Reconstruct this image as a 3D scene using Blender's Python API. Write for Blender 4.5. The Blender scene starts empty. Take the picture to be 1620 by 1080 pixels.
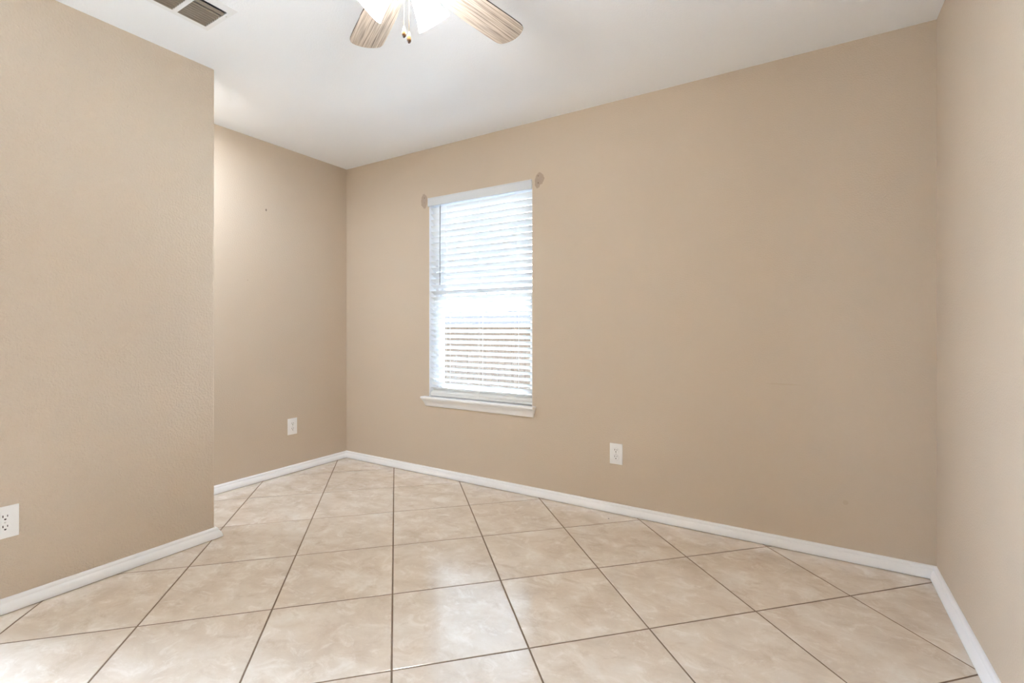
import bpy, bmesh, math, random
from mathutils import Vector, Matrix

C = bpy.context.scene.collection
SC = bpy.context.scene
PI = math.pi
random.seed(7)

# ---------------------------------------------------------------- key sizes (metres)
H = 2.44            # ceiling
W = 3.818           # right wall
XN, YN = 0.6945, -1.420   # end corner of the closet block
YR = -3.25          # rear wall (behind the camera)
WX0, WX1, WZ0, WZ1 = 0.919, 1.803, 0.566, 2.064   # window opening

# ---------------------------------------------------------------- camera
cam_d = bpy.data.cameras.new('camera')
cam = bpy.data.objects.new('camera', cam_d); C.objects.link(cam)
cam.location = (3.3252, -2.7549, 1.0922)
cam.rotation_euler = (PI / 2, 0, 0.5472)
cam_d.sensor_width = 36.0
cam_d.lens = 759.49 * 36.0 / 1620.0
cam_d.shift_y = (519.07 - 540.0) / 1620.0
cam_d.clip_start = 0.02
SC.camera = cam

# ---------------------------------------------------------------- colour management
SC.view_settings.view_transform = 'Standard'
SC.view_settings.look = 'None'
SC.view_settings.gamma = 1.0
SC.view_settings.use_curve_mapping = False
SC.view_settings.exposure = 1.22
SC.cycles.use_denoising = True
SC.cycles.max_bounces = 10
SC.cycles.diffuse_bounces = 9
SC.cycles.transparent_max_bounces = 16
SC.cycles.sample_clamp_indirect = 6.0
SC.cycles.caustics_reflective = False
SC.cycles.caustics_refractive = False

# ---------------------------------------------------------------- sky
SKY = 26.0
world = bpy.data.worlds.new('sky'); SC.world = world
world.use_nodes = True
wn = world.node_tree.nodes; wl = world.node_tree.links
wn.clear()
w_out = wn.new('ShaderNodeOutputWorld'); w_bg = wn.new('ShaderNodeBackground')
w_tc = wn.new('ShaderNodeTexCoord'); w_sep = wn.new('ShaderNodeSeparateXYZ')
w_ramp = wn.new('ShaderNodeValToRGB')
w_ramp.color_ramp.elements[0].position = 0.0; w_ramp.color_ramp.elements[0].color = (0.80, 0.96, 1.23, 1)
w_ramp.color_ramp.elements[1].position = 0.8; w_ramp.color_ramp.elements[1].color = (0.74, 0.95, 1.29, 1)
wl.new(w_tc.outputs['Generated'], w_sep.inputs[0]); wl.new(w_sep.outputs['Z'], w_ramp.inputs[0])
wl.new(w_ramp.outputs[0], w_bg.inputs['Color']); w_bg.inputs['Strength'].default_value = SKY
wl.new(w_bg.outputs[0], w_out.inputs['Surface'])


sun_d = bpy.data.lights.new('sun', 'SUN'); sun_d.energy = 75.0; sun_d.angle = math.radians(1.0); sun_d.color = (0.88, 0.97, 1.10)
sun = bpy.data.objects.new('sun', sun_d); C.objects.link(sun)
sun.rotation_euler = Vector((-0.60, 0.10, -0.80)).to_track_quat('-Z', 'Y').to_euler()   # travels along the fence, never into the window


def portal(name, loc, rot, sx, sy):
    d = bpy.data.lights.new(name, 'AREA'); d.shape = 'RECTANGLE'; d.size = sx; d.size_y = sy
    d.cycles.is_portal = True
    o = bpy.data.objects.new(name, d); o.location = loc; o.rotation_euler = rot; C.objects.link(o)
    return o


portal('window_sky_portal', ((WX0 + WX1) / 2, 0.2, (WZ0 + WZ1) / 2), (-PI / 2, 0, 0), WX1 - WX0, WZ1 - WZ0)
RW = (-3.18, -2.36, 0.50, 2.15)    # unseen window added for fill daylight (y0, y1, z0, z1), in the left wall of the entry passage, out of frame
portal('fill_window_sky_portal', (-0.2, (RW[0] + RW[1]) / 2, (RW[2] + RW[3]) / 2), (0, -PI / 2, 0), RW[3] - RW[2], RW[1] - RW[0])


# ================================================================ materials
def new_mat(name):
    m = bpy.data.materials.new(name); m.use_nodes = True
    nt = m.node_tree; b = nt.nodes['Principled BSDF']
    return m, nt, b


def lin(r, g, b):
    f = lambda c: (c / 255 / 12.92) if c / 255 <= 0.04045 else ((c / 255 + 0.055) / 1.055) ** 2.4
    return (f(r), f(g), f(b), 1)


def math_node(nt, op, a, b=None, clamp=False):
    n = nt.nodes.new('ShaderNodeMath'); n.operation = op; n.use_clamp = clamp
    for i, v in enumerate((a, b)):
        if v is None: continue
        if isinstance(v, (int, float)): n.inputs[i].default_value = v
        else: nt.links.new(v, n.inputs[i])
    return n.outputs[0]


def mix_col(nt, fac, a, b):
    n = nt.nodes.new('ShaderNodeMix'); n.data_type = 'RGBA'
    for s, v in ((n.inputs[0], fac), (n.inputs[6], a), (n.inputs[7], b)):
        if isinstance(v, (int, float, tuple)): s.default_value = v
        else: nt.links.new(v, s)
    return n.outputs[2]


def noise(nt, vec, scale, detail=3, rough=0.5, dist=0.0):
    n = nt.nodes.new('ShaderNodeTexNoise')
    n.inputs['Scale'].default_value = scale; n.inputs['Detail'].default_value = detail
    n.inputs['Roughness'].default_value = rough; n.inputs['Distortion'].default_value = dist
    nt.links.new(vec, n.inputs['Vector'])
    return n.outputs['Fac']


def ramp(nt, fac, stops, interp='LINEAR'):
    n = nt.nodes.new('ShaderNodeValToRGB'); cr = n.color_ramp; cr.interpolation = interp
    while len(cr.elements) < len(stops): cr.elements.new(0.5)
    for e, (p, c) in zip(cr.elements, stops):
        e.position = p; e.color = c if isinstance(c, tuple) else (c, c, c, 1)
    nt.links.new(fac, n.inputs[0])
    return n.outputs[0]


def bump(nt, b, height, strength, dist):
    n = nt.nodes.new('ShaderNodeBump'); n.inputs['Strength'].default_value = strength
    n.inputs['Distance'].default_value = dist
    nt.links.new(height, n.inputs['Height']); nt.links.new(n.outputs[0], b.inputs['Normal'])


def obj_coord(nt):
    n = nt.nodes.new('ShaderNodeTexCoord'); return n.outputs['Object']


def wall_mat(name, col, bump_scale=150, bump_str=0.35, marks=()):
    """painted drywall with light orange-peel; marks = blobs (centre, radii, colour, edge roughness)"""
    m, nt, b = new_mat(name)
    v = obj_coord(nt)
    tone = ramp(nt, noise(nt, v, 1.3, 2), [(0.3, tuple(c * 0.985 for c in col[:3]) + (1,)), (0.7, tuple(min(1, c * 1.01) for c in col[:3]) + (1,))])
    c = tone
    for (cx, cy, cz), (rx, ry, rz), mc, rough, amt in marks:
        mp = nt.nodes.new('ShaderNodeMapping'); mp.vector_type = 'TEXTURE'
        mp.inputs['Location'].default_value = (cx, cy, cz); mp.inputs['Scale'].default_value = (rx, ry, rz)
        nt.links.new(v, mp.inputs['Vector'])
        ln = nt.nodes.new('ShaderNodeVectorMath'); ln.operation = 'LENGTH'; nt.links.new(mp.outputs[0], ln.inputs[0])
        d = ln.outputs['Value']
        if rough:
            d = math_node(nt, 'ADD', d, math_node(nt, 'MULTIPLY', math_node(nt, 'SUBTRACT', noise(nt, v, 45, 2), 0.5), rough))
        f = ramp(nt, d, [(0.86, amt), (1.0, 0.0)])
        c = mix_col(nt, f, c, mc)
    nt.links.new(c, b.inputs['Base Color'])
    b.inputs['Roughness'].default_value = 0.62
    b.inputs['Specular IOR Level'].default_value = 0.3
    h = math_node(nt, 'ADD', ramp(nt, noise(nt, v, bump_scale, 2, 0.5), [(0.42, 0.0), (0.62, 1.0)]), math_node(nt, 'MULTIPLY', noise(nt, v, bump_scale * 3, 2), 0.3))
    bump(nt, b, h, bump_str, 0.0012)
    return m


WALL = lin(199, 184, 166)
PATCH = lin(170, 152, 136)
HOLE = lin(90, 70, 55)
M = {}
M['wall'] = wall_mat('beige_wall_paint', WALL)
M['wall_back'] = wall_mat('beige_wall_paint_back', WALL, marks=[
    ((0.869, 0, 2.051), (0.034, 1, 0.058), PATCH, 0.55, 0.9),
    ((1.857, 0, 2.064), (0.036, 1, 0.042), PATCH, 0.7, 0.9),
    ((1.842, 0, 2.035), (0.022, 1, 0.034), PATCH, 0.7, 0.9),
    ((0.872, 0, 2.076), (0.0035, 1, 0.0035), HOLE, 0, 0.9),
    ((0.872, 0, 2.040), (0.003, 1, 0.003), HOLE, 0, 0.45),
    ((1.846, 0, 2.083), (0.0036, 1, 0.0045), HOLE, 0, 0.6),
    ((1.846, 0, 2.037), (0.0038, 1, 0.0038), HOLE, 0, 0.9),
    ((3.235, 0, 0.8125), (0.085, 1, 0.004), lin(186, 166, 140), 0.8, 0.35),
    ((3.491, 0, 0.269), (0.012, 1, 0.012), lin(176, 156, 130), 0.5, 0.3)])
M['wall_alcove'] = wall_mat('beige_wall_paint_alcove', WALL, marks=[
    ((0, -0.715, 1.947), (1, 0.006, 0.010), lin(120, 105, 92), 0.4, 0.8),
    ((0, -0.849, 1.4285), (1, 0.005, 0.004), lin(150, 135, 120), 0, 0.4)])
M['wall_rough'] = wall_mat('beige_wall_paint_textured', WALL, bump_scale=95, bump_str=1.0)
M['ceiling'] = wall_mat('white_ceiling_paint', lin(243, 247, 253), bump_scale=120, bump_str=0.25)


def plain(name, col, rough=0.4, metal=0.0, spec=0.5, nscale=30, var=0.04):
    m, nt, b = new_mat(name)
    v = obj_coord(nt)
    lo = tuple(c * (1 - var) for c in col[:3]) + (1,); hi = tuple(min(1, c * (1 + var)) for c in col[:3]) + (1,)
    nt.links.new(ramp(nt, noise(nt, v, nscale, 3), [(0.3, lo), (0.7, hi)]), b.inputs['Base Color'])
    b.inputs['Roughness'].default_value = rough; b.inputs['Metallic'].default_value = metal
    b.inputs['Specular IOR Level'].default_value = spec
    return m


M['trim'] = plain('white_trim_paint', lin(239, 240, 242), 0.35, nscale=8, var=0.012)
M['plastic'] = plain('white_outlet_plastic', lin(236, 236, 236), 0.3, var=0.01)
M['slot'] = plain('dark_outlet_slot', lin(38, 30, 26), 0.6)
M['screw'] = plain('painted_screw', lin(205, 205, 200), 0.35, var=0.02)
M['vinyl'] = plain('white_window_vinyl', lin(240, 240, 242), 0.4, var=0.01)
M['vent_white'] = plain('white_vent_enamel', lin(234, 237, 241), 0.35, var=0.01)
M['vent_louver'] = plain('grey_brown_vent_louver', lin(132, 121, 108), 0.5, var=0.05)  # even grey-brown, darker than the vent frame
M['duct'] = plain('dark_duct', lin(40, 36, 32), 0.8)
M['nickel'] = plain('brushed_nickel', lin(205, 198, 188), 0.28, metal=1.0, var=0.03)
M['brass'] = plain('pull_chain_brass', lin(190, 160, 124), 0.5, metal=0.0, var=0.03)
M['wand'] = plain('clear_grey_wand', lin(150, 150, 150), 0.25, var=0.02)
M['cord'] = plain('white_cord', lin(232, 232, 232), 0.7, var=0.01)
M['gasket'] = plain('grey_window_gasket', lin(128, 128, 140), 0.6)

# bob: turned wood, dark at the foot
m, nt, b = new_mat('turned_wood_bob')
tc = nt.nodes.new('ShaderNodeTexCoord'); sp = nt.nodes.new('ShaderNodeSeparateXYZ'); nt.links.new(tc.outputs['Generated'], sp.inputs[0])
nt.links.new(ramp(nt, sp.outputs['Z'], [(0.0, lin(70, 45, 30)), (0.22, lin(110, 72, 40)), (0.34, lin(196, 150, 92)), (1.0, lin(222, 190, 140))]), b.inputs['Base Color'])
b.inputs['Roughness'].default_value = 0.15; b.inputs['Coat Weight'].default_value = 1.0
M['bob'] = m

# blind slats: white, faintly translucent
m, nt, b = new_mat('white_blind_slat')
b.inputs['Base Color'].default_value = lin(240, 240, 238); b.inputs['Roughness'].default_value = 0.4
tr = nt.nodes.new('ShaderNodeBsdfTranslucent'); tr.inputs['Color'].default_value = (0.95, 0.95, 0.97, 1)
mx = nt.nodes.new('ShaderNodeMixShader'); mx.inputs[0].default_value = 0.08
nt.links.new(b.outputs[0], mx.inputs[1]); nt.links.new(tr.outputs[0], mx.inputs[2])
nt.links.new(mx.outputs[0], nt.nodes['Material Output'].inputs['Surface'])
M['slat'] = m
M['valance'] = plain('white_valance', lin(214, 218, 222), 0.4, var=0.01)

# glass: thin clear pane (transparent with a fresnel reflection)
m, nt, b = new_mat('window_glass')
tp = nt.nodes.new('ShaderNodeBsdfTransparent'); tp.inputs['Color'].default_value = (0.93, 0.95, 0.94, 1)
gl = nt.nodes.new('ShaderNodeBsdfGlossy'); gl.inputs['Roughness'].default_value = 0.02
fr = nt.nodes.new('ShaderNodeFresnel'); fr.inputs['IOR'].default_value = 1.45
mx = nt.nodes.new('ShaderNodeMixShader')
nt.links.new(fr.outputs[0], mx.inputs[0]); nt.links.new(tp.outputs[0], mx.inputs[1]); nt.links.new(gl.outputs[0], mx.inputs[2])
nt.links.new(mx.outputs[0], nt.nodes['Material Output'].inputs['Surface'])
M['glass'] = m

# screen added to dim daylight on the upper slats: dark weave, half open
m, nt, b = new_mat('dimming_screen_weave')
b.inputs['Base Color'].default_value = lin(40, 40, 42); b.inputs['Roughness'].default_value = 0.7
tp = nt.nodes.new('ShaderNodeBsdfTransparent'); mx = nt.nodes.new('ShaderNodeMixShader'); mx.inputs[0].default_value = 0.46
nt.links.new(tp.outputs[0], mx.inputs[1]); nt.links.new(b.outputs[0], mx.inputs[2])
nt.links.new(mx.outputs[0], nt.nodes['Material Output'].inputs['Surface'])
M['screen'] = m

# frosted lamp glass, lit from within
m, nt, b = new_mat('lit_frosted_glass')
b.inputs['Base Color'].default_value = lin(250, 246, 238); b.inputs['Roughness'].default_value = 0.3
b.inputs['Emission Color'].default_value = (0.92, 0.95, 0.98, 1); b.inputs['Emission Strength'].default_value = 17.0
M['shade'] = m
m, nt, b = new_mat('fill_lamp_glow')  # glowing lens of the added passage lamp
b.inputs['Base Color'].default_value = lin(250, 248, 244); b.inputs['Emission Color'].default_value = (0.82, 0.95, 1.10, 1); b.inputs['Emission Strength'].default_value = 115.0
M['fill_lens'] = m
m, nt, b = new_mat('lit_bulb')
b.inputs['Emission Color'].default_value = (1.0, 0.66, 0.30, 1); b.inputs['Emission Strength'].default_value = 12.0
M['bulb'] = m

# fan blade: weathered grey-brown oak, grain along the blade's own x axis
m, nt, b = new_mat('weathered_oak_blade')
v = obj_coord(nt)
mp = nt.nodes.new('ShaderNodeMapping'); mp.inputs['Scale'].default_value = (1.2, 60, 60); nt.links.new(v, mp.inputs['Vector'])
g1 = noise(nt, mp.outputs[0], 3.0, 4, 0.6, 0.12)
mp2 = nt.nodes.new('ShaderNodeMapping'); mp2.inputs['Scale'].default_value = (3.0, 150, 150); nt.links.new(v, mp2.inputs['Vector'])
g2 = noise(nt, mp2.outputs[0], 2.5, 3, 0.6)
g = math_node(nt, 'ADD', math_node(nt, 'MULTIPLY', g1, 0.6), math_node(nt, 'MULTIPLY', g2, 0.4))
nt.links.new(ramp(nt, g, [(0.36, lin(104, 90, 79)), (0.46, lin(158, 142, 127)), (0.54, lin(186, 170, 154)), (0.66, lin(214, 200, 184))]), b.inputs['Base Color'])
b.inputs['Roughness'].default_value = 0.42
M['blade'] = m
M['blade_edge'] = plain('dark_blade_edge', lin(74, 66, 60), 0.5)

# floor tile (rotated 45 degrees) with cloudy travertine marks, and grout
T = 0.4548; U0, V0 = 0.3919, -1.8089; S2 = 2 ** -0.5
m, nt, b = new_mat('beige_ceramic_tile')
v = obj_coord(nt)
sep = nt.nodes.new('ShaderNodeSeparateXYZ'); nt.links.new(v, sep.inputs[0])
u_ = math_node(nt, 'DIVIDE', math_node(nt, 'SUBTRACT', math_node(nt, 'MULTIPLY', math_node(nt, 'ADD', sep.outputs['X'], sep.outputs['Y']), S2), U0), T)
v_ = math_node(nt, 'DIVIDE', math_node(nt, 'SUBTRACT', math_node(nt, 'MULTIPLY', math_node(nt, 'SUBTRACT', sep.outputs['Y'], sep.outputs['X']), S2), V0), T)
cmb = nt.nodes.new('ShaderNodeCombineXYZ')
nt.links.new(math_node(nt, 'FLOOR', u_), cmb.inputs[0]); nt.links.new(math_node(nt, 'FLOOR', v_), cmb.inputs[1])
wn_ = nt.nodes.new('ShaderNodeTexWhiteNoise'); wn_.noise_dimensions = '3D'; nt.links.new(cmb.outputs[0], wn_.inputs['Vector'])
off = nt.nodes.new('ShaderNodeVectorMath'); off.operation = 'SCALE'; off.inputs['Scale'].default_value = 37.0
nt.links.new(wn_.outputs['Color'], off.inputs[0])
add = nt.nodes.new('ShaderNodeVectorMath'); add.operation = 'ADD'; nt.links.new(v, add.inputs[0]); nt.links.new(off.outputs[0], add.inputs[1])
mpr = nt.nodes.new('ShaderNodeMapping'); mpr.inputs['Rotation'].default_value = (0, 0, -0.45); mpr.inputs['Scale'].default_value = (0.9, 1.2, 1)
nt.links.new(add.outputs[0], mpr.inputs['Vector'])
cloud = noise(nt, mpr.outputs[0], 5.5, 7, 0.64, 0.35)
c1 = ramp(nt, cloud, [(0.30, lin(207, 192, 176)), (0.48, lin(220, 207, 192)), (0.62, lin(228, 218, 206)), (0.75, lin(234, 229, 219))])
vein = noise(nt, mpr.outputs[0], 11.0, 7, 0.72, 0.8)
c2 = mix_col(nt, ramp(nt, vein, [(0.52, 0.0), (0.60, 0.35), (0.72, 0.9)]), c1, lin(242, 236, 228))
dk = noise(nt, mpr.outputs[0], 8.0, 6, 0.68, 0.5)
c3 = mix_col(nt, ramp(nt, dk, [(0.30, 0.65), (0.47, 0.0)]), c2, lin(197, 179, 160))
# two specks of dirt on the floor
cc = c3
for (fx, fy, fr_) in ((2.365, -0.112, 0.005), (0.403, -0.078, 0.004)):
    mp = nt.nodes.new('ShaderNodeMapping'); mp.vector_type = 'TEXTURE'
    mp.inputs['Location'].default_value = (fx, fy, 0); mp.inputs['Scale'].default_value = (fr_, fr_, 1); nt.links.new(v, mp.inputs['Vector'])
    ln = nt.nodes.new('ShaderNodeVectorMath'); ln.operation = 'LENGTH'; nt.links.new(mp.outputs[0], ln.inputs[0])
    cc = mix_col(nt, ramp(nt, ln.outputs['Value'], [(0.8, 0.9), (1.0, 0.0)]), cc, lin(60, 45, 38))
nt.links.new(cc, b.inputs['Base Color'])
nt.links.new(ramp(nt, noise(nt, v, 5, 3), [(0.3, 0.12), (0.7, 0.155)]), b.inputs['Roughness'])
b.inputs['IOR'].default_value = 2.6
bump(nt, b, noise(nt, v, 14, 3), 0.06, 0.002)
M['tile'] = m
M['grout'] = plain('brown_grout', lin(124, 106, 90), 0.9, spec=0.2, nscale=60, var=0.12)

# outdoors
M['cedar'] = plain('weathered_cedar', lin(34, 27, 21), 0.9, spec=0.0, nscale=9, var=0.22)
M['lawn'] = plain('pale_concrete_yard', lin(205, 202, 196), 0.95, spec=0.1, nscale=12, var=0.08)
M['grass'] = plain('front_yard', lin(172, 170, 162), 0.95, spec=0.1, nscale=12, var=0.1)
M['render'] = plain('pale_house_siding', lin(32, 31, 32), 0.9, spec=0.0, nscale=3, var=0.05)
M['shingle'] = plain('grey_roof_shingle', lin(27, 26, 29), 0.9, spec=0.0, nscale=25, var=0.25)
M['concrete'] = plain('pale_concrete', lin(190, 186, 178), 0.9, nscale=10, var=0.08)


# ================================================================ mesh helpers
def finish(name, bm, mats, parent=None, smooth=False, loc=None):
    me = bpy.data.meshes.new(name)
    bmesh.ops.recalc_face_normals(bm, faces=bm.faces)
    bm.to_mesh(me); bm.free()
    for mm in (mats if isinstance(mats, (list, tuple)) else [mats]): me.materials.append(mm)
    if smooth:
        for p in me.polygons: p.use_smooth = True
        me.set_sharp_from_angle(angle=math.radians(40))
    o = bpy.data.objects.new(name, me); C.objects.link(o)
    if parent: o.parent = parent
    if loc: o.location = loc
    return o


def box(bm, x0, x1, y0, y1, z0, z1, mi=0, bevel=0.0, seg=2):
    vs = [bm.verts.new(p) for p in ((x0, y0, z0), (x1, y0, z0), (x1, y1, z0), (x0, y1, z0), (x0, y0, z1), (x1, y0, z1), (x1, y1, z1), (x0, y1, z1))]
    fs = [bm.faces.new([vs[i] for i in q]) for q in ((0, 3, 2, 1), (4, 5, 6, 7), (0, 1, 5, 4), (1, 2, 6, 5), (2, 3, 7, 6), (3, 0, 4, 7))]
    for f in fs: f.material_index = mi
    if bevel:
        es = list({e for f in fs for e in f.edges})
        bmesh.ops.bevel(bm, geom=es, offset=bevel, segments=seg, affect='EDGES', profile=0.5)
    return fs


def revolve(bm, prof, seg=32, mat=Matrix(), mi=0, close=False):
    """prof: list of (radius, z)"""
    rings = []
    for r, z in prof:
        if r < 1e-6: rings.append([bm.verts.new(mat @ Vector((0, 0, z)))])
        else: rings.append([bm.verts.new(mat @ Vector((r * math.cos(2 * PI * k / seg), r * math.sin(2 * PI * k / seg), z))) for k in range(seg)])
    if close: rings.append(rings[0])
    for a, b_ in zip(rings, rings[1:]):
        for k in range(seg):
            k2 = (k + 1) % seg
            if len(a) == 1 and len(b_) == 1: continue
            if len(a) == 1: f = bm.faces.new((a[0], b_[k], b_[k2]))
            elif len(b_) == 1: f = bm.faces.new((a[k], b_[0], a[k2]))
            else: f = bm.faces.new((a[k], b_[k], b_[k2], a[k2]))
            f.material_index = mi


def tube(bm, pts, r, seg=8, mi=0):
    pts = [Vector(p) for p in pts]
    rings = []
    for i, p in enumerate(pts):
        d = (pts[min(i + 1, len(pts) - 1)] - pts[max(i - 1, 0)]).normalized()
        q = d.to_track_quat('Z', 'Y').to_matrix()
        rings.append([bm.verts.new(p + q @ Vector((r * math.cos(2 * PI * k / seg), r * math.sin(2 * PI * k / seg), 0))) for k in range(seg)])
    for a, b_ in zip(rings, rings[1:]):
        for k in range(seg): bm.faces.new((a[k], a[(k + 1) % seg], b_[(k + 1) % seg], b_[k])).material_index = mi
    bm.faces.new(rings[0][::-1]).material_index = mi; bm.faces.new(rings[-1]).material_index = mi


def struct(name, bm, mats, parent=None, **k):
    o = finish(name, bm, mats, parent, **k)
    if parent is None: o['kind'] = 'structure'
    return o


def thing(name, label, cat, loc=(0, 0, 0), rot=(0, 0, 0), group=None):
    o = bpy.data.objects.new(name, None); C.objects.link(o)
    o.empty_display_size = 0.05
    o.location = loc; o.rotation_euler = rot
    o['label'] = label; o['category'] = cat
    if group: o['group'] = group
    return o


# ================================================================ room shell
# floor: tiles as slightly rounded slabs over a grout bed, one mesh
bm = bmesh.new()
X0, X1, Y0, Y1 = -0.15, W + 0.15, YR - 0.15, 0.15
G = 0.0060 / 2; CH = 0.0016; DEP = 0.0028


def clip_poly(poly):
    for ax, lim, sgn in ((0, X0, 1), (0, X1, -1), (1, Y0, 1), (1, Y1, -1)):
        out = []
        for i in range(len(poly)):
            p, q = poly[i], poly[(i + 1) % len(poly)]
            dp, dq = (p[ax] - lim) * sgn, (q[ax] - lim) * sgn
            if dp >= 0: out.append(p)
            if dp * dq < 0:
                t = dp / (dp - dq); out.append(tuple(p[k] + t * (q[k] - p[k]) for k in range(3)))
        poly = out
        if len(poly) < 3: return []
    return poly


def uv2(u, v, z): return (S2 * u - S2 * v, S2 * u + S2 * v, z)


def add_poly(pl, mi):
    pl = clip_poly(pl)
    if len(pl) < 3: return
    cl = []
    for p in pl:
        if not cl or (Vector(p) - Vector(cl[-1])).length > 1e-6: cl.append(p)
    if (Vector(cl[0]) - Vector(cl[-1])).length < 1e-6: cl.pop()
    if len(cl) >= 3: bm.faces.new([bm.verts.new(p) for p in cl]).material_index = mi


for i in range(-12, 14):
    for j in range(-12, 10):
        a, b_ = U0 + i * T + G, U0 + (i + 1) * T - G
        c, d = V0 + j * T + G, V0 + (j + 1) * T - G
        o1 = [(a, c), (b_, c), (b_, d), (a, d)]
        i1 = [(a + CH, c + CH), (b_ - CH, c + CH), (b_ - CH, d - CH), (a + CH, d - CH)]
        add_poly([uv2(u, v, 0) for u, v in i1], 0)
        for k in range(4):
            k2 = (k + 1) % 4
            add_poly([uv2(*o1[k], -0.0009), uv2(*o1[k2], -0.0009), uv2(*i1[k2], 0), uv2(*i1[k], 0)], 0)
            add_poly([uv2(*o1[k], -DEP), uv2(*o1[k2], -DEP), uv2(*o1[k2], -0.0009), uv2(*o1[k], -0.0009)], 0)
add_poly([(X0, Y0, -0.0016), (X1, Y0, -0.0016), (X1, Y1, -0.0016), (X0, Y1, -0.0016)], 1)
bmesh.ops.recalc_face_normals(bm, faces=bm.faces)
for f in bm.faces:
    if f.normal.z < -0.1: f.normal_flip()
me = bpy.data.meshes.new('floor'); 
sub = box(bm, X0, X1, Y0, Y1, -0.12, -0.004, 1)
bm.to_mesh(me); bm.free(); me.materials.append(M['tile']); me.materials.append(M['grout'])
fo = bpy.data.objects.new('floor', me); C.objects.link(fo); fo['kind'] = 'structure'

TH = 0.15
# ceiling with an opening for the vent duct
VX0, VX1, VY0, VY1 = 1.040, 1.225, -2.010, -1.632
bm = bmesh.new()
for (a, b_, c, d) in ((-TH, VX0, YR - TH, TH), (VX1, W + TH, YR - TH, TH), (VX0, VX1, YR - TH, VY0), (VX0, VX1, VY1, TH)):
    box(bm, a, b_, c, d, H, H + 0.12)
bmesh.ops.remove_doubles(bm, verts=bm.verts, dist=1e-5)
struct('ceiling', bm, M['ceiling'])

# back wall with the window opening
bm = bmesh.new()
for (a, b_, c, d) in ((-TH, WX0, 0, H), (WX1, W + TH, 0, H), (WX0, WX1, 0, WZ0), (WX0, WX1, WZ1, H)):
    box(bm, a, b_, 0, TH, c, d)
struct('wall_back', bm, M['wall_back'])
bm = bmesh.new()
for (a, b_, c, d) in ((RW[1], 0, 0, H), (YR, RW[0], 0, H), (RW[0], RW[1], 0, RW[2]), (RW[0], RW[1], RW[3], H)):
    box(bm, -TH, 0, a, b_, c, d)
struct('wall_left', bm, M['wall_alcove'])
bm = bmesh.new(); box(bm, W, W + TH, YR, 0, 0, H)
struct('wall_right', bm, M['wall'])
# partition between the room and the entry passage; its end is a rounded drywall bead
YP = -2.32
bm = bmesh.new()
fs = box(bm, XN - 0.115, XN, YP, YN, 0, H)
ed = [e for e in bm.edges if all(abs(v.co.y - YN) < 1e-5 for v in e.verts) and abs(e.verts[0].co.z - e.verts[1].co.z) > 1]
bmesh.ops.bevel(bm, geom=ed, offset=0.014, segments=6, affect='EDGES', profile=0.5)
struct('wall_partition', bm, M['wall_rough'], smooth=True)
bm = bmesh.new(); box(bm, -TH, W + TH, YR - TH, YR, 0, H)
struct('wall_rear', bm, M['wall'])

# baseboards: profile (offset from wall, z), swept with mitres
BP = [(0.0, 0.0026), (0.0265, 0.0026), (0.0275, 0.006), (0.0255, 0.016), (0.0215, 0.028), (0.0165, 0.0355), (0.0135, 0.0375), (0.0125, 0.0395),
      (0.0128, 0.0425), (0.0118, 0.0475), (0.0085, 0.0515), (0.0045, 0.0535), (0.0, 0.0540)]


def sweep_base(name, p, q, nrm, m0, m1):
    """board from p to q on the floor plan; nrm = into the room; m0/m1 = how far each end moves along the board per unit offset"""
    bm = bmesh.new()
    p, q, n = Vector((*p, 0)), Vector((*q, 0)), Vector((*nrm, 0))
    d = (q - p).normalized()
    A = [bm.verts.new(p + n * o + d * (m0 * o) + Vector((0, 0, z))) for o, z in BP]
    B = [bm.verts.new(q + n * o + d * (m1 * o) + Vector((0, 0, z))) for o, z in BP]
    k = len(BP)
    for i in range(k): bm.faces.new((A[i], A[(i + 1) % k], B[(i + 1) % k], B[i]))
    bm.faces.new(A); bm.faces.new(B[::-1])
    return struct(name, bm, M['trim'], smooth=True)


sweep_base('baseboard_back', (0, 0), (W, 0), (0, -1), 1, 0)
sweep_base('baseboard_left', (0, 0), (0, YR), (1, 0), 1, 0)
sweep_base('baseboard_right', (W, 0), (W, YR), (-1, 0), 0, 0)
sweep_base('baseboard_partition', (XN, YP), (XN, YN), (1, 0), 0, 1)
sweep_base('baseboard_partition_end', (XN, YN), (XN - 0.115, YN), (0, 1), -1, 1)
sweep_base('baseboard_passage', (XN - 0.115, YN), (XN - 0.115, YP), (-1, 0), -1, 0)

# ---------------------------------------------------------------- window_1 (behind the blind)
bm = bmesh.new()
FY0, FY1 = 0.075, 0.145
RAIL = 1.318


def ring(bm, x0, x1, z0, z1, w, y0, y1, bev=0.002, wb=None):
    wb = wb or w
    box(bm, x0, x0 + w, y0, y1, z0, z1, bevel=bev); box(bm, x1 - w, x1, y0, y1, z0, z1, bevel=bev)
    box(bm, x0 + w, x1 - w, y0, y1, z0, z0 + wb, bevel=bev); box(bm, x0 + w, x1 - w, y0, y1, z1 - w, z1, bevel=bev)


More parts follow.
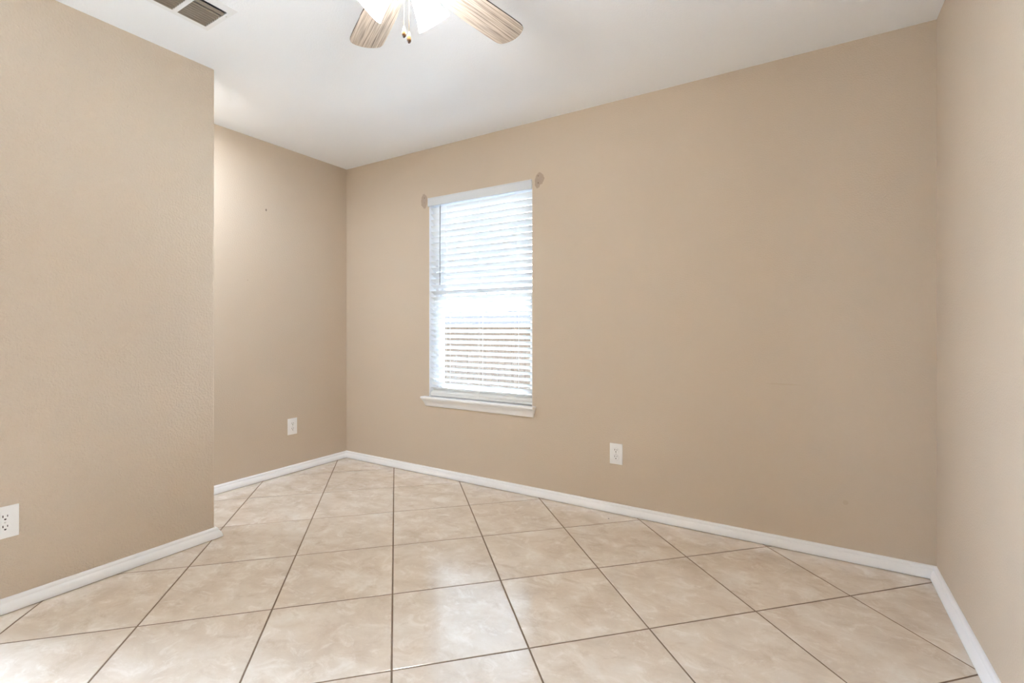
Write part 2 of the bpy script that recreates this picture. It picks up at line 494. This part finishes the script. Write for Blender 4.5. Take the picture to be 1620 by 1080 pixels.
ring(bm, WX0, WX1, WZ0 + 0.018, WZ1, 0.030, FY0, FY1)
win = struct('window_1', bm, M['vinyl'])
win['label'] = 'white vinyl single-hung window behind the slatted blind in the back wall'
bm = bmesh.new(); ring(bm, WX0 + 0.03, WX1 - 0.03, RAIL - 0.012, WZ1 - 0.03, 0.022, FY0 + 0.034, FY0 + 0.062)
struct('upper_sash', bm, M['vinyl'], win)
bm = bmesh.new(); ring(bm, WX0 + 0.03, WX1 - 0.03, WZ0 + 0.048, RAIL + 0.018, 0.030, FY0 + 0.004, FY0 + 0.032)
struct('lower_sash', bm, M['vinyl'], win)
bm = bmesh.new(); box(bm, WX0 + 0.05, WX1 - 0.05, FY0 + 0.046, FY0 + 0.050, RAIL + 0.008, WZ1 - 0.05)
struct('pane', bm, M['glass'], win)
bm = bmesh.new(); box(bm, WX0 + 0.058, WX1 - 0.058, FY0 + 0.016, FY0 + 0.020, WZ0 + 0.076, RAIL - 0.010)
struct('pane', bm, M['glass'], win)
bm = bmesh.new(); box(bm, WX0 + 0.03, WX1 - 0.03, FY0 + 0.066, FY0 + 0.0668, RAIL - 0.008, WZ1 - 0.03)
struct('dimming_screen', bm, M['screen'], win)  # added outside the upper sash to tone down the slats behind it
bm = bmesh.new(); box(bm, 1.33, 1.39, FY0 - 0.004, FY0 + 0.02, RAIL + 0.016, RAIL + 0.028, bevel=0.003)
struct('sash_lock', bm, M['vinyl'], win)

# unseen passage window, added to bring fill daylight into the room
bm = bmesh.new()
for (a, b_, c, d) in ((RW[0], RW[1], RW[2], RW[2] + 0.04), (RW[0], RW[1], RW[3] - 0.04, RW[3]), (RW[0], RW[0] + 0.04, RW[2] + 0.04, RW[3] - 0.04), (RW[1] - 0.04, RW[1], RW[2] + 0.04, RW[3] - 0.04)):
    box(bm, -0.12, -0.06, a, b_, c, d, bevel=0.002)
fill_win = struct('fill_window', bm, M['vinyl'])
bm = bmesh.new(); box(bm, -0.094, -0.090, RW[0] + 0.035, RW[1] - 0.035, RW[2] + 0.035, RW[3] - 0.035)
struct('pane', bm, M['glass'], fill_win)

# white jamb returns lining the opening
bm = bmesh.new()
box(bm, WX0, WX0 + 0.003, 0.0005, FY0, WZ0 + 0.018, WZ1); box(bm, WX1 - 0.003, WX1, 0.0005, FY0, WZ0 + 0.018, WZ1)
box(bm, WX0 + 0.003, WX1 - 0.003, 0.0005, FY0, WZ1 - 0.003, WZ1)
struct('trim_2', bm, M['trim'])

# sill board + apron
bm = bmesh.new()
SX0, SX1 = 0.872, 1.832
box(bm, SX0, SX1, -0.050, 0.0, 0.568, 0.584, bevel=0.004, seg=3)
box(bm, WX0 + 0.0005, WX1 - 0.0005, -0.010, FY0 + 0.01, 0.568, 0.584)
ws = struct('trim_1', bm, M['trim'])
ws['label'] = 'white wooden window sill board with moulded apron below the blind'
bm = bmesh.new()
ap = [(0.0, 0.568), (0.036, 0.568), (0.036, 0.562), (0.030, 0.553), (0.022, 0.540), (0.017, 0.526), (0.013, 0.514), (0.008, 0.510), (0.0, 0.510)]
xl = lambda o: SX0 + 0.020 - (o - 0.013) * 0.9
xr = lambda o: SX1 - 0.016 + (o - 0.013) * 0.55
A = [bm.verts.new((xl(max(o, 0.013 if z > 0.515 else 0.008)) if o > 0 else xl(0.036 if z > 0.56 else 0.008), -o, z)) for o, z in ap]
B = [bm.verts.new((xr(max(o, 0.013 if z > 0.515 else 0.008)) if o > 0 else xr(0.036 if z > 0.56 else 0.008), -o, z)) for o, z in ap]
for i in range(len(ap)):
    k = (i + 1) % len(ap); bm.faces.new((A[i], A[k], B[k], B[i]))
bm.faces.new(A); bm.faces.new(B[::-1])
struct('apron', bm, M['trim'], ws, smooth=True)

# ================================================================ blind
BX0, BX1 = WX0 + 0.006, WX1 - 0.004
blind = thing('window_blind', 'white two-inch slatted blind lowered over the back wall window', 'window blind', ((WX0 + WX1) / 2, 0.0, WZ1))
BO = Vector(blind.location)


def bfin(name, bm, mat, parent=None, smooth=False):
    """build in world coordinates, store relative to the blind"""
    bmesh.ops.translate(bm, verts=bm.verts, vec=-BO)
    return finish(name, bm, mat, parent or blind, smooth)


bm = bmesh.new()
box(bm, WX0 - 0.006, WX1 + 0.001, -0.012, -0.002, 2.003, 2.066, bevel=0.0025, seg=3)
box(bm, WX0 - 0.004, WX1 - 0.001, -0.015, -0.010, 2.0575, 2.064, bevel=0.002)
box(bm, WX0 - 0.004, WX1 - 0.001, -0.014, -0.010, 2.005, 2.010, bevel=0.0015)
bfin('valance', bm, M['valance'])
bm = bmesh.new(); box(bm, BX0, BX1, 0.004, 0.052, 2.015, 2.060, bevel=0.002)
bfin('headrail', bm, M['trim'])

YC = 0.031          # slat centre
SWD, TILT = 0.050, math.radians(-28)


def slat_mesh(name):
    bm = bmesh.new()
    n = 8; top = []; bot = []
    for i in range(n + 1):
        q = -0.5 + i / n
        y, z = q * SWD, 0.0030 * (1 - 4 * q * q) - 0.0015
        hw = 0.0014 if 0 < i < n else 0.0009
        top.append((y, z + hw)); bot.append((y, z - hw))
    loop = top + bot[::-1]
    L = (BX1 - BX0) / 2
    A = [bm.verts.new((-L, a, b_)) for a, b_ in loop]; B = [bm.verts.new((L, a, b_)) for a, b_ in loop]
    for i in range(len(loop)):
        k = (i + 1) % len(loop); bm.faces.new((A[i], A[k], B[k], B[i]))
    bm.faces.new(A); bm.faces.new(B[::-1])
    return finish(name, bm, M['slat'], blind, smooth=True)


zs = []      # (height, tilt): room edge up, outer edge down
z = 1.978
while z > 1.345: zs.append((z, -37 + 8 * (1.978 - z) / 0.63)); z -= 0.0442
while z > 0.70: zs.append((z, -29)); z -= 0.0402
zs += [(0.676, -40), (0.640, -30)]
cx = (BX0 + BX1) / 2
slat0 = slat_mesh('slat'); first = True
# the last two are leftover slats gathered on the bottom rail
for z, t in zs + [(0.6225, 24), (0.6165, 22)]:
    if first: o = slat0; first = False
    else: o = slat0.copy(); C.objects.link(o); o.parent = blind
    o.location = Vector((cx, YC, z)) - BO
    o.rotation_euler = (math.radians(t), random.uniform(-0.0012, 0.0012) if t < 0 else random.uniform(-0.005, 0.005), 0)
bm = bmesh.new(); box(bm, BX0, BX1, YC - 0.026, YC + 0.026, 0.588, 0.604, bevel=0.004, seg=3)
bfin('bottom_rail', bm, M['slat'])
for lx in (1.072, 1.3675, 1.664):
    bm = bmesh.new()
    for yy in (YC - 0.0275, YC + 0.0275):
        tube(bm, [(lx, yy, 2.03), (lx, yy, 1.6), (lx, yy, 1.1), (lx, yy, 0.60)], 0.0007, 6)
    tube(bm, [(lx + 0.010, YC - 0.0268, 2.03), (lx + 0.010, YC - 0.0268, 0.60)], 0.0008, 6)
    for z, t in zs:
        tube(bm, [(lx, YC - 0.0275, z + 0.0105), (lx, YC + 0.0275, z - 0.0155)], 0.0006, 4)
    bfin('ladder_cord', bm, M['cord'])
    bm = bmesh.new(); box(bm, lx - 0.006, lx + 0.008, YC - 0.0285, YC - 0.0245, 0.588, 0.603, bevel=0.0015)
    bfin('cord_plug', bm, M['plastic'])
bm = bmesh.new()
tube(bm, [(1.028, -0.004, 1.992), (1.0265, -0.004, 1.70), (1.026, -0.004, 1.42)], 0.0036, 6)
tube(bm, [(1.028, 0.004, 2.018), (1.028, -0.004, 1.992)], 0.0016, 6)
revolve(bm, [(0.0, 1.412), (0.0042, 1.413), (0.0046, 1.418), (0.0038, 1.426), (0, 1.427)], 10, Matrix.Translation((1.026, -0.004, 0)))
wand = bfin('tilt_wand', bm, M['wand']); wand['label'] = 'thin grey tilt wand hanging at the left'


# ================================================================ outlets
def make_outlet(label, loc, rotz, master=None):
    """faces local -y; origin at the plate centre on the wall"""
    t = thing('wall_outlet', label, 'outlet', loc, (0, 0, rotz))
    bm = bmesh.new()
    box(bm, -0.039, 0.039, -0.0055, 0.0, -0.0615, 0.0615, bevel=0.0022, seg=3)
    finish('cover_plate', bm, M['plastic'], t, smooth=True)
    for s in (1, -1):
        cz = s * 0.0195
        bm = bmesh.new()
        # face: circle of 17 mm radius cut flat above and below
        pts = []
        for k in range(40):
            a = 2 * PI * k / 40
            pts.append((0.0172 * math.cos(a), max(-0.0142, min(0.0142, 0.0172 * math.sin(a)))))
        F = [bm.verts.new((x, -0.0078, z)) for x, z in pts]
        F2 = [bm.verts.new((x * 1.06, -0.0050, z * 1.06)) for x, z in pts]
        bm.faces.new(F)
        for k in range(40): bm.faces.new((F[k], F[(k + 1) % 40], F2[(k + 1) % 40], F2[k]))
        r = finish('receptacle', bm, M['plastic'], t, loc=(0, 0, cz))
        bm = bmesh.new()
        box(bm, -0.0078, -0.0050, -0.0082, -0.0070, 0.0005, 0.0095)
        box(bm, 0.0050, 0.0074, -0.0082, -0.0070, 0.0015, 0.0090)
        h = [bm.verts.new((0.0031 * math.cos(a), -0.0082, -0.0068 + 0.0031 * math.sin(a))) for a in [PI + PI * k / 10 for k in range(11)]]
        h += [bm.verts.new((0.0031, -0.0082, -0.0042)), bm.verts.new((-0.0031, -0.0082, -0.0042))]
        bm.faces.new(h)
        finish('slot', bm, M['slot'], r)
    bm = bmesh.new()
    revolve(bm, [(0.0, 0.0068), (0.0022, 0.0067), (0.0032, 0.0056), (0.0032, 0.0040)], 16, Matrix.Rotation(PI / 2, 4, 'X'))
    finish('screw', bm, M['screw'], t, smooth=True)
    return t


make_outlet('white duplex outlet low on the wide back wall, right of the window', (2.3715, 0, 0.3482), 0)
make_outlet('white duplex outlet low on the alcove wall, left of the window', (0, -0.5085, 0.3478), PI / 2)
make_outlet('white duplex outlet on the near left wall, cut by the left picture edge', (XN, -2.1925, 0.3455), PI / 2)

# ================================================================ ceiling vent
vent = thing('ceiling_vent', 'white louvered air vent in the ceiling near the left wall', 'air vent', ((VX0 + VX1) / 2, (VY0 + VY1) / 2, H))
VO = Vector(vent.location)


def vfin(name, bm, mat, smooth=False):
    bmesh.ops.translate(bm, verts=bm.verts, vec=-VO)
    return finish(name, bm, mat, vent, smooth)


bm = bmesh.new()
PX0, PX1, PY0, PY1 = 1.0155, 1.2652, -2.035, -1.6155
AX0, AX1, AY0, AY1 = 1.0455, 1.2195, -2.004, -1.6385
Z0, Z1 = H - 0.005, H
for (a, b_, c, d) in ((PX0, AX0, PY0, PY1), (AX1, PX1, PY0, PY1), (AX0, AX1, PY0, AY0), (AX0, AX1, AY1, PY1)):
    box(bm, a, b_, c, d, Z0, Z1)
for f in bm.faces:
    pass
bmesh.ops.remove_doubles(bm, verts=bm.verts, dist=1e-5)
for v in bm.verts:     # sloped outer rim
    if v.co.z < H - 0.004 and (abs(v.co.x - PX0) < 1e-4 or abs(v.co.x - PX1) < 1e-4 or abs(v.co.y - PY0) < 1e-4 or abs(v.co.y - PY1) < 1e-4): v.co.z = H - 0.0012
vfin('vent_frame', bm, M['vent_white'])
bars = [(-1.7705, -1.7520), (-1.8900, -1.8715)]
for (c, d) in bars:
    bm = bmesh.new(); box(bm, AX0, AX1, c, d, H - 0.0048, H - 0.001, bevel=0.001)
    vfin('crossbar', bm, M['vent_white'])
segs = [(-1.7520, AY1), (-1.8715, -1.7705), (AY0, -1.8900)]
for (c, d) in segs:
    for k in range(9):
        last = k == 8
        x = AX0 + 0.010 + k * 0.0168 + (0.004 if last else 0)
        bm = bmesh.new()
        # bent strip: flat lower lip, then a steep back leaning toward +x
        pr = [(-0.0092, 0.0), (-0.0060, 0.0002), (-0.0040, 0.0014), (-0.0022, 0.0030), (-0.0010, 0.0050)]
        if last: pr = [(-0.0092, 0.0), (-0.004, 0.0010), (0.0015, 0.0022), (0.0060, 0.0040), (0.0085, 0.0055)]
        A = [bm.verts.new((x + px, c + 0.0005, H - 0.0042 + pz)) for px, pz in pr] + [bm.verts.new((x + px - 0.0006, c + 0.0005, H - 0.0034 + pz)) for px, pz in pr[::-1]]
        B = [bm.verts.new((v.co.x, d - 0.0005, v.co.z)) for v in A]
        nn = len(A)
        for i in range(nn): bm.faces.new((A[i], A[(i + 1) % nn], B[(i + 1) % nn], B[i]))
        bm.faces.new(A); bm.faces.new(B[::-1])
        vfin('louver', bm, M['vent_louver'])
bm = bmesh.new()
for q in (((VX0, VY0), (VX1, VY0)), ((VX1, VY0), (VX1, VY1)), ((VX1, VY1), (VX0, VY1)), ((VX0, VY1), (VX0, VY0))):
    (a, b_), (c, d) = q
    bm.faces.new([bm.verts.new(p) for p in ((a, b_, H + 0.0005), (c, d, H + 0.0005), (c, d, H + 0.11), (a, b_, H + 0.11))])
bm.faces.new([bm.verts.new(p) for p in ((VX0, VY0, H + 0.11), (VX1, VY0, H + 0.11), (VX1, VY1, H + 0.11), (VX0, VY1, H + 0.11))])
vfin('duct_box', bm, M['duct'])
for sx in (1.213 + 0.030, 1.030):
    bm = bmesh.new(); revolve(bm, [(0, -0.0016), (0.0022, -0.0012), (0.003, 0.0002)], 12, Matrix.Translation((1.195 if sx > 1.1 else 1.07, -1.6275 if sx > 1.1 else -2.02, H - 0.0050)))
    vfin('screw', bm, M['screw'], True)

# ================================================================ ceiling fan
HX, HY = 2.219, -1.605
fan = thing('ceiling_fan', 'five-blade ceiling fan with weathered oak blades and three lit glass shades', 'ceiling fan', (HX, HY, H))
ZB = 2.280 - H
bm = bmesh.new()
revolve(bm, [(0, 0), (0.100, 0), (0.108, -0.006), (0.112, -0.030), (0.116, -0.060), (0.128, -0.078), (0.132, -0.100), (0.128, -0.122), (0.108, -0.140), (0.070, -0.148), (0, -0.148)], 48)
finish('motor_housing', bm, M['nickel'], fan, smooth=True)
bm = bmesh.new()
revolve(bm, [(0, -0.148), (0.060, -0.148), (0.066, -0.160), (0.064, -0.184), (0.052, -0.198), (0.046, -0.204), (0.048, -0.214), (0.042, -0.228), (0.022, -0.238), (0, -0.240)], 40)
finish('switch_housing', bm, M['nickel'], fan, smooth=True)
R0, R1, BWD = 0.150, 0.545, 0.130


def blade_mesh(parent):
    """blade along local +x, pitched about that axis"""
    bm = bmesh.new()
    out = []
    # outline: narrower root, long sides, softly curved tip
    L_ = R1 - R0
    side = [(R0, 0.046), (R0 + 0.03, 0.052), (R0 + 0.15, 0.064), (R1 - 0.10, 0.0680), (R1 - 0.050, 0.0680), (R1 - 0.034, 0.0660), (R1 - 0.022, 0.0605), (R1 - 0.014, 0.0500)]
    tip = [(R1 - 0.007, 0.036), (R1 - 0.002, 0.018), (R1, 0.0)]
    up = side + tip
    loop = up + [(x, -y) for x, y in up[::-1][1:]]
    top = [bm.verts.new((x, y, 0.003)) for x, y in loop]; bot = [bm.verts.new((x, y, -0.003)) for x, y in loop]
    bm.faces.new(top); bm.faces.new(bot[::-1])
    n = len(loop)
    for i in range(n): bm.faces.new((top[i], top[(i + 1) % n], bot[(i + 1) % n], bot[i])).material_index = 1
    return finish('blade', bm, [M['blade'], M['blade_edge']], parent)


def bracket_mesh(parent):
    bm = bmesh.new()
    box(bm, 0.085, 0.150, -0.012, 0.012, -0.006, 0.004, bevel=0.003)
    box(bm, 0.140, 0.192, -0.030, 0.030, -0.0075, -0.0032, bevel=0.0018)
    for sx, sy in ((0.158, 0.018), (0.158, -0.018), (0.180, 0.0)):
        revolve(bm, [(0, -0.0105), (0.003, -0.0100), (0.0045, -0.0075)], 12, Matrix.Translation((sx, sy, 0)))
    return finish('blade_bracket', bm, M['nickel'], parent, smooth=True)


b0 = blade_mesh(fan); k0 = bracket_mesh(b0)
PITCH = math.radians(-7)
for k in range(5):
    if k == 0: o = b0
    else:
        o = b0.copy(); C.objects.link(o); o.parent = fan
        kk = k0.copy(); C.objects.link(kk); kk.parent = o
    o.location = (0, 0, ZB)
    o.rotation_euler = (Matrix.Rotation(math.radians(80 + 72 * k), 3, 'Z') @ Matrix.Rotation(PITCH * -1 * -1, 3, 'X')).to_euler()

# shades
ELEV = math.radians(44)
for az in (85, 205, -35):
    a = math.radians(az)
    ax = Vector((math.cos(a) * math.cos(ELEV), math.sin(a) * math.cos(ELEV), -math.sin(ELEV)))
    rim = Vector((math.cos(a) * 0.131, math.sin(a) * 0.131, 2.145 - H))
    LEN = 0.118
    neck = rim - ax * LEN
    mt = Matrix.Translation(neck) @ ax.to_track_quat('Z', 'Y').to_matrix().to_4x4()
    bm = bmesh.new()
    prof = [(0.024, 0.0), (0.027, 0.010), (0.034, 0.030), (0.041, 0.055), (0.048, 0.082), (0.055, 0.104), (0.0595, 0.116), (0.0600, 0.118), (0.0585, 0.1185), (0.0565, 0.116),
            (0.052, 0.104), (0.045, 0.082), (0.038, 0.055), (0.031, 0.030), (0.024, 0.010), (0.021, 0.0)]
    revolve(bm, prof, 40, mt, close=True)
    s = finish('lamp_shade', bm, M['shade'], fan, smooth=True)
    bm = bmesh.new()
    revolve(bm, [(0, 0.012), (0.012, 0.014), (0.014, 0.030), (0.022, 0.050), (0.024, 0.064), (0.018, 0.078), (0.008, 0.084), (0, 0.085)], 20, mt)
    finish('bulb', bm, M['bulb'], s, smooth=True)
    bm = bmesh.new()
    revolve(bm, [(0, -0.026), (0.016, -0.026), (0.019, -0.018), (0.026, -0.008), (0.029, 0.004), (0.027, 0.008), (0.0, 0.008)], 28, mt)
    tube(bm, [Vector((0, 0, -0.212)), Vector((math.cos(a) * 0.03, math.sin(a) * 0.03, -0.210)), neck - ax * 0.02], 0.010, 12)
    finish('lamp_socket', bm, M['nickel'], fan, smooth=True)

lamp = thing('fill_ceiling_lamp', 'unseen round disk lamp added in the entry passage to brighten the alcove wall', 'fill lamp', (0.43, -1.57, H))
bm = bmesh.new(); revolve(bm, [(0.092, -0.006), (0.096, -0.014), (0.104, -0.014), (0.112, -0.004), (0.112, 0), (0, 0)], 40)
finish('fill_lamp_rim', bm, M['nickel'], lamp, smooth=True)  # lamp added out of view as fill for the alcove
bm = bmesh.new(); revolve(bm, [(0.094, -0.007), (0, -0.0071)], 40)
finish('fill_lamp_lens', bm, M['fill_lens'], lamp, smooth=True)

# pull chains with turned bobs
rt = Vector((0.854, 0.520, 0)); tw = Vector((0.695, -0.719, 0))
for lat, fw, zb in ((-0.004, 0.03, 2.017), (0.012, 0.035, 1.996)):
    px = rt * lat + tw * fw
    zt = zb + 0.037 - H
    bm = bmesh.new()
    z = zt
    while z < -0.225:
        bmesh.ops.create_icosphere(bm, subdivisions=1, radius=0.0013, matrix=Matrix.Translation((px.x, px.y, z)))
        z += 0.0034
    tube(bm, [(px.x, px.y, zt), (px.x, px.y, -0.222)], 0.0005, 5)
    ch = finish('pull_chain', bm, M['brass'], fan, smooth=True)
    bm = bmesh.new()
    revolve(bm, [(0, zb - H), (0.0035, zb - H + 0.0008), (0.0064, zb - H + 0.005), (0.0070, zb - H + 0.0105), (0.0058, zb - H + 0.020), (0.0038, zb - H + 0.030), (0.0022, zb - H + 0.0355), (0, zb - H + 0.037)], 20, Matrix.Translation((px.x, px.y, 0)))
    finish('bob', bm, M['bob'], ch, smooth=True)

# ================================================================ outdoors
GZ = -0.55
bm = bmesh.new(); box(bm, -30, 20, 0.155, 40, GZ - 0.2, GZ)
g = struct('ground', bm, M['grass'])
bm = bmesh.new(); box(bm, -30, 30, -20, YR - 0.155, GZ - 0.2, GZ)
struct('ground_rear', bm, M['lawn'])
bm = bmesh.new(); box(bm, -30, -0.155, YR - 0.155, 0.155, GZ - 0.2, GZ)
struct('ground_side', bm, M['lawn'])
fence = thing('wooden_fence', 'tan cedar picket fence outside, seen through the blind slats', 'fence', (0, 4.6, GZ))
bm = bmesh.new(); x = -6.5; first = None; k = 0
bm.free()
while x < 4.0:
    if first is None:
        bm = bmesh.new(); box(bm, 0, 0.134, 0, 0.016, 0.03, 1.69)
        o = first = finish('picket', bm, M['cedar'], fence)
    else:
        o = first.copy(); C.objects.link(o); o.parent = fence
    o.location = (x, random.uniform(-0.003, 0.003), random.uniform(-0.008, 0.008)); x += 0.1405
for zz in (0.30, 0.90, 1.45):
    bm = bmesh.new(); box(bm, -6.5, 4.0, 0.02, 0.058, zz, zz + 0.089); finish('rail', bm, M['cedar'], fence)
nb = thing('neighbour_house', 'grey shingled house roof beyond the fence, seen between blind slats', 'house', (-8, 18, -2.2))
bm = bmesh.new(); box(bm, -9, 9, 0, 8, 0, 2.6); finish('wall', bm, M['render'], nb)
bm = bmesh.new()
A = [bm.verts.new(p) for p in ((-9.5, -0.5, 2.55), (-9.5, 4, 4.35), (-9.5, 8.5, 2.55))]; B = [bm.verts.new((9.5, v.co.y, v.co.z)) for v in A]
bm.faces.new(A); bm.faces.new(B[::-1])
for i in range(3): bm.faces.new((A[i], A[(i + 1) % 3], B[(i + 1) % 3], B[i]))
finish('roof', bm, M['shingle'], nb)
